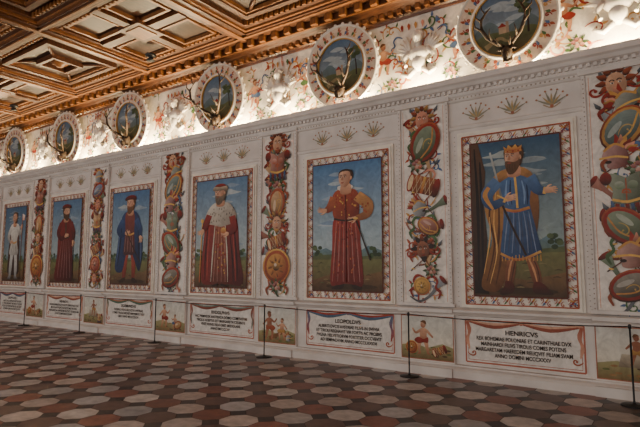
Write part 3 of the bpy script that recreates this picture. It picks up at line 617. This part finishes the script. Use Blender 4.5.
# ---------------- cove paintings, medallions, antlers
def medallion(cx,k):
    e=empty('medallion_painting',(cx,-.17,5.02),(math.radians(6),0,0))
    m=MB(); m.lathe([(.47,.0),(.47,.05),(.49,.065),(.51,.05),(.515,.02),(.68,.02),(.688,.04),(.7,.05),(.715,.035),(.72,-.03),(.6,-.05),(.47,-.03)],56,'y',closed=True)
    for j in range(30):
        th=2*math.pi*j/30; m.ellipsoid((.725*math.cos(th),-.0,.725*math.sin(th)),(.035,.025,.035),0,8,5)
    m.make('ring_moulding',[M_relief],e)
    g_=MB(); g_.lathe([(.455,-.01),(.455,.06),(.465,.065),(.475,.05),(.475,-.01)],56,'y',closed=True); g_.make('gilt_bead',[M_gold],e)
    a=Art(); rr=random.Random(k+90)
    a.ell(0,0,.47,.47,C(78,100,124),C(158,168,166),n=48)
    for j in range(8):
        ux,uz=rr.uniform(-.22,.22),rr.uniform(-.05,.33); a.poly([(ux-.15,uz),(ux,uz+.05),(ux+.14,uz),(ux,uz-.03)],C(160,170,172))
    a.poly([(-.455,-.08),(-.3,.04),(-.2,.06),(-.05,-.06),(.1,-.02),(.3,.06),(.455,-.08),(.38,-.26),(.2,-.41),(0,-.46),(-.2,-.41),(-.38,-.26)],C(98,116,120),C(98,98,80))
    a.poly([(-.43,-.16),(-.2,-.1),(.1,-.14),(.3,-.1),(.43,-.16),(.34,-.3),(.18,-.42),(0,-.46),(-.18,-.42),(-.34,-.3)],C(98,104,66),C(84,70,48))
    a.stroke([(-.3,-.3),(-.1,-.2),(.02,-.26),(.2,-.18)],[.08,.05,.03,.01],C(150,132,92))
    a.rect(-.1,.0,-.14,-.05,C(176,150,120)); a.poly([(-.12,-.05),(.02,-.05),(-.05,.01)],RED,None,False); a.rect(.0,.04,-.14,.02,C(160,134,108))
    a.stroke([(.3,-.2),(.3,.02),(.27,.16)],[.03,.015],DK)
    for j in range(14): a.ell(.27+rr.uniform(-.1,.08),.17+rr.uniform(-.1,.1),.05,.035,rr.choice((C(66,80,52),C(88,98,64))),n=8)
    a.make('landscape_disc',0,e,(0,-.02,0))
    a=Art(); a.annulus(0,0,.515,.68,C(214,192,168))
    for j in range(24):
        th=2*math.pi*j/24; r=.597; a.at(r*math.cos(th),r*math.sin(th),.15,th+math.pi/2); c=(RED,OCH,RUST)[j%3]
        a.scroll(-.35,-.1,.3,.6,1,c,.26); a.leaf(0,0,1.2,.5,.27,(GRN,BLU)[j%2]); a.leaf(0,0,-1.8,.5,.27,RUST)
    a.make('ornament_band',0,e,(0,-.022,0))
def antlers(cx,k,sc,lean):
    e=MB()
    e.ellipsoid((0,-.02,0),(.07,.07,.1)); e.ellipsoid((0,-.1,-.07),(.045,.06,.07)); e.box(-.06,.06,.0,.06,-.12,.1)
    for d in (-1,1):
        e.tube([(d*.05,-.03,.04),(d*.09,-.05,.05),(d*.13,-.05,.03)],[.015,.022,.004],6)
        w=lambda x_,y_,z_: (d*x_*sc+lean*z_*(.5 if d*lean>0 else .1),y_*sc,z_*sc)
        beam=[w(.03,-.04,.08),w(.14,-.1,.16),w(.28,-.2,.26),w(.36,-.26,.42),w(.36,-.26,.58),w(.28,-.2,.74),w(.22,-.16,.82)]
        e.tube(beam,[.028,.027,.025,.023,.02,.014,.005],8)
        e.tube([w(.05,-.05,.1),w(.1,-.2,.12),w(.12,-.28,.2)],[.018,.014,.003],6)
        e.tube([w(.2,-.14,.2),w(.22,-.28,.26),w(.2,-.34,.36)],[.017,.013,.003],6)
        e.tube([w(.35,-.25,.38),w(.44,-.34,.44),w(.46,-.36,.56)],[.017,.013,.003],6)
        e.tube([w(.36,-.26,.56),w(.46,-.24,.66),w(.47,-.22,.78)],[.016,.012,.003],6)
        e.tube([w(.3,-.22,.7),w(.36,-.2,.8),w(.38,-.18,.9)],[.012,.009,.003],6)
    e.make('antler_trophy',[M_ant],None,(cx,-.25,4.55))
meds=[]
for i,(f0,f1) in enumerate(frames):
    cx=(f0+f1)/2; meds.append(cx); medallion(cx,i)
    antlers(cx+.02,i,[.85,.9,1,.95,1.0,1.1,.85,.8,.9,.9][i],[0,-.1,-.3,-.2,-.3,-.35,-.1,.05,.1,0][i])
ends=[XL]+[(meds[i]+meds[i+1])/2 for i in range(len(meds)-1)]+[XR]
for i in range(1,len(ends)-1):
    c=ends[i]; a=Art(); rr=random.Random(i+200); hw=(meds[i]-meds[i-1])/2-.02
    a.rect(c-hw,c+hw,4.31,5.6,C(226,216,200))
    for dd in (-1,1):
        for u,zz in ((.3,4.95),(.55,4.55),(.35,5.35),(.66,5.38),(.78,4.7),(.14,5.2),(.5,5.1),(.2,4.6),(.4,4.75),(.6,4.9),(.72,5.2),(.08,5.42)):
            if u+.1>hw: continue
            a.at(c,0,1,0,dd)
            a.scroll(u+rr.uniform(-.05,.05),zz+rr.uniform(-.08,.08),rr.uniform(0,6.28),rr.uniform(.2,.29),rr.choice((-1,1)),rr.choice(PAL),.11,rr.choice((GRN,RUST,OCH,BLU)))
        a.at(); fruits(a,c+dd*.5,4.56,.3); ribbon(a,c+dd*.3,5.3,.4,rr.choice((RED,BLU,OCH)),dd); ribbon(a,c+dd*.42,5.02,.4,rr.choice((RED,GRN,RUST)),dd)
        putto(a,c+dd*.66,4.75,.55,-dd,SKIN,rr.choice((RED,BLU,GRN)))
    for k in range(6): a.at(c,5.5,1,0,1); a.leaf(-.3+.12*k,.02,-math.pi/2,.12,.05,PAL[k])
    a.make('cove_ornament_painting',-.004)
    m=MB(); m.ellipsoid((0,-.08,.3),(.085,.09,.115)); m.ellipsoid((0,-.06,.37),(.1,.08,.08)); m.tube([(0,-.06,.25),(0,-.06,.12)],[.045,.06],10)
    m.ellipsoid((0,-.05,.03),(.2,.1,.13)); m.ellipsoid((0,-.05,-.12),(.13,.09,.16)); m.ellipsoid((0,-.165,.29),(.016,.02,.03),0,8,5)
    for dd in (-1,1):
        m.tube([(dd*.17,-.06,.08),(dd*.28,-.09,-.04),(dd*.22,-.12,-.18)],[.05,.042,.03],8)
        for k in range(5): th=.2+.28*k; m.tube([(dd*.16,-.03,.05),(dd*(.16+.16*math.cos(th)),-.05,.05+.2*math.sin(th)),(dd*(.16+.3*math.cos(th)),-.03,.05+.34*math.sin(th))],[.02,.035,.006],6)
        m.tube([(dd*.05,-.05,-.22),(dd*.2,-.06,-.34),(dd*.32,-.06,-.28),(dd*.28,-.06,-.2),(dd*.22,-.06,-.24)],[.05,.04,.035,.025,.012],8)
    m.v=[(x_*.9,min(y_,0),z_*.95) for x_,y_,z_ in m.v]
    m.make('stucco_bust',[M_relief],None,(c,-.002,4.93))
# ================================================================ CEILING
b=MB(); b.box(XL,XR,YB,0,6.12,6.3,2)
b.profx([(0,5.62),(-.04,5.62),(-.05,5.65),(-.08,5.67),(-.08,5.73),(-.2,5.77),(-.24,5.8),(-.3,5.82),(-.3,6.13),(0,6.13)],XL,XR,0)
x=XL
while x<XR-.1: b.box(x,x+.08,-.16,-.07,5.67,5.745,1); x+=.16
x=XL
while x<XR-.2: b.box(x+.03,x+.15,-.42,-.3,5.81,5.93,1); x+=.3
b.box(XL,XR,-.46,-.3,5.93,6.13,0); b.box(XL,XR,-.34,-.3,5.8,5.82,1)
cw=2.9; ch=2.38; y0=-.46; nyc=4; nxc=int((XR-XL)/cw)+1
for i in range(nxc+1):
    xx=XL+i*cw
    if xx>XR: break
    b.box(max(XL,xx-.16),min(XR,xx+.16),YB,y0,5.93,6.13,0); b.box(max(XL,xx-.05),min(XR,xx+.05),YB,y0,5.90,5.93,1)
for j in range(nyc+1):
    yy=y0-j*ch
    b.box(XL,XR,max(YB,yy-.15),yy,5.93,6.13,0); b.box(XL,XR,max(YB,yy-.1),max(YB+.02,yy-.05),5.905,5.93,1)
for i in range(nxc+1):
    for j in range(nyc):
        xa=XL+i*cw+.16; xb=min(XR,xa+cw-.32); ya=max(YB,y0-(j+1)*ch); yb=y0-j*ch-.15
        if xb-xa<1: continue
        b.ring(xa,xb,ya,yb,.05,5.97,6.13,1); b.ring(xa+.05,xb-.05,ya+.05,yb-.05,.09,6.02,6.13,0)
        n_=int((xb-xa-.3)/.12)
        for k in range(n_):
            for yy in (ya+.16,yb-.2): b.box(xa+.16+k*.12,xa+.22+k*.12,yy,yy+.04,6.0,6.13,1)
        cx_,cy_=(xa+xb)/2,(ya+yb)/2
        if (i+j)%2==0:
            b.ring(xa+.34,xb-.34,ya+.34,yb-.34,.1,5.99,6.13,0); b.ring(xa+.44,xb-.44,ya+.44,yb-.44,.04,6.03,6.13,1)
            b.ring(cx_-.34,cx_+.34,cy_-.34,cy_+.34,.07,5.99,6.13,0); b.lathe([(0,-.16),(.06,-.15),(.1,-.1),(.16,-.06),(.2,0)],16,'z',(cx_,cy_,6.12),1)
            for dx,dy in ((1,1),(1,-1),(-1,1),(-1,-1)): b.tube([(cx_+dx*.34,cy_+dy*.34,6.08),(cx_+dx*(xb-xa)/2*.66,cy_+dy*(yb-ya)/2*.66,6.08)],.035,6,0)
        else:
            b.box(cx_-.09,cx_+.09,ya+.14,yb-.14,5.99,6.13,0); b.box(xa+.14,xb-.14,cy_-.09,cy_+.09,5.99,6.13,0); b.box(cx_-.3,cx_+.3,cy_-.3,cy_+.3,5.97,6.13,0); b.box(cx_-.2,cx_+.2,cy_-.2,cy_+.2,5.95,6.13,1)
            for dx in (0,1):
                for dy in (0,1):
                    qx0=xa+.22 if dx==0 else cx_+.18; qx1=cx_-.18 if dx==0 else xb-.22; qy0=ya+.22 if dy==0 else cy_+.18; qy1=cy_-.18 if dy==0 else yb-.22
                    b.ring(qx0,qx1,qy0,qy1,.05,6.03,6.13,1)
b.v=[(x_,y_,5.93+(z_-5.93)*.8 if 5.93<z_<6.14 else z_) for x_,y_,z_ in b.v]
b.make('ceiling',[M_wood,M_wood2,M_wood3])
for lx,ly in ((-8.6,-1.1),(-14.4,-1.1),(-2.8,-1.1)):
    m=MB(); m.lathe([(0,0),(.1,0),(.11,-.02),(.09,-.05),(.05,-.06),(.05,-.09),(.08,-.11),(.08,-.14),(0,-.15)],20,'z'); m.make('ceiling_lamp',[M_metal],None,(lx,ly,5.9))
# ================================================================ BARRIER
posts=[-20.5,-17.4,-14.6,-11.9,-9.06,-6.05,-3.28,-.5,2.4,5.2]
for px in posts:
    m=MB(); m.lathe([(0,0),(.14,0),(.14,.008),(.12,.016),(.03,.022),(.016,.03),(.011,.06),(.011,.86),(.018,.865),(.018,.9),(.012,.912),(0,.915)],20,'z')
    m.make('barrier_post',[M_metal],None,(px,-.42,0))
for i in range(len(posts)-1):
    m=MB(); P=[]
    for k in range(13):
        u=k/12; P.append((posts[i]+.019+(posts[i+1]-posts[i]-.038)*u,-.42,.885-.035*4*u*(1-u)))
    m.tube(P,.007,6); m.make('barrier_rope',[M_rope])
# ================================================================ LIGHT
def area(name,loc,rot,sx,sy,pw,c):
    l=bpy.data.lights.new(name,'AREA'); l.shape='RECTANGLE'; l.size=sx; l.size_y=sy; l.energy=pw; l.color=c
    o=bpy.data.objects.new(name,l); col.objects.link(o); o.location=loc; o.rotation_euler=rot
for i,wx in enumerate(wins):
    area('window_daylight',(wx,YB+.02,2.5),(math.radians(90),0,0),1.8,2.7,108,(1,.93,.87))
x=XL+.7
while x<XR-.4:
    area('cove_light',(x,-.13,4.32),(math.radians(186),0,0),.75,.05,72,(1,.79,.46)); x+=1.35
w=bpy.data.worlds.new('World'); bpy.context.scene.world=w; w.use_nodes=True
w.node_tree.nodes['Background'].inputs[0].default_value=(.8,.9,1,1); w.node_tree.nodes['Background'].inputs[1].default_value=.6
# ================================================================ CAMERA
cd=bpy.data.cameras.new('camera'); cam=bpy.data.objects.new('camera',cd); col.objects.link(cam)
cd.lens=28.8; cd.sensor_width=36
psi=math.radians(55.18); phi=math.radians(5.97)
F=Vector((-math.cos(psi)*math.cos(phi),math.sin(psi)*math.cos(phi),math.sin(phi)))
cam.location=(0,-7.4,1.57); cam.rotation_euler=F.to_track_quat('-Z','Y').to_euler()
bpy.context.scene.camera=cam
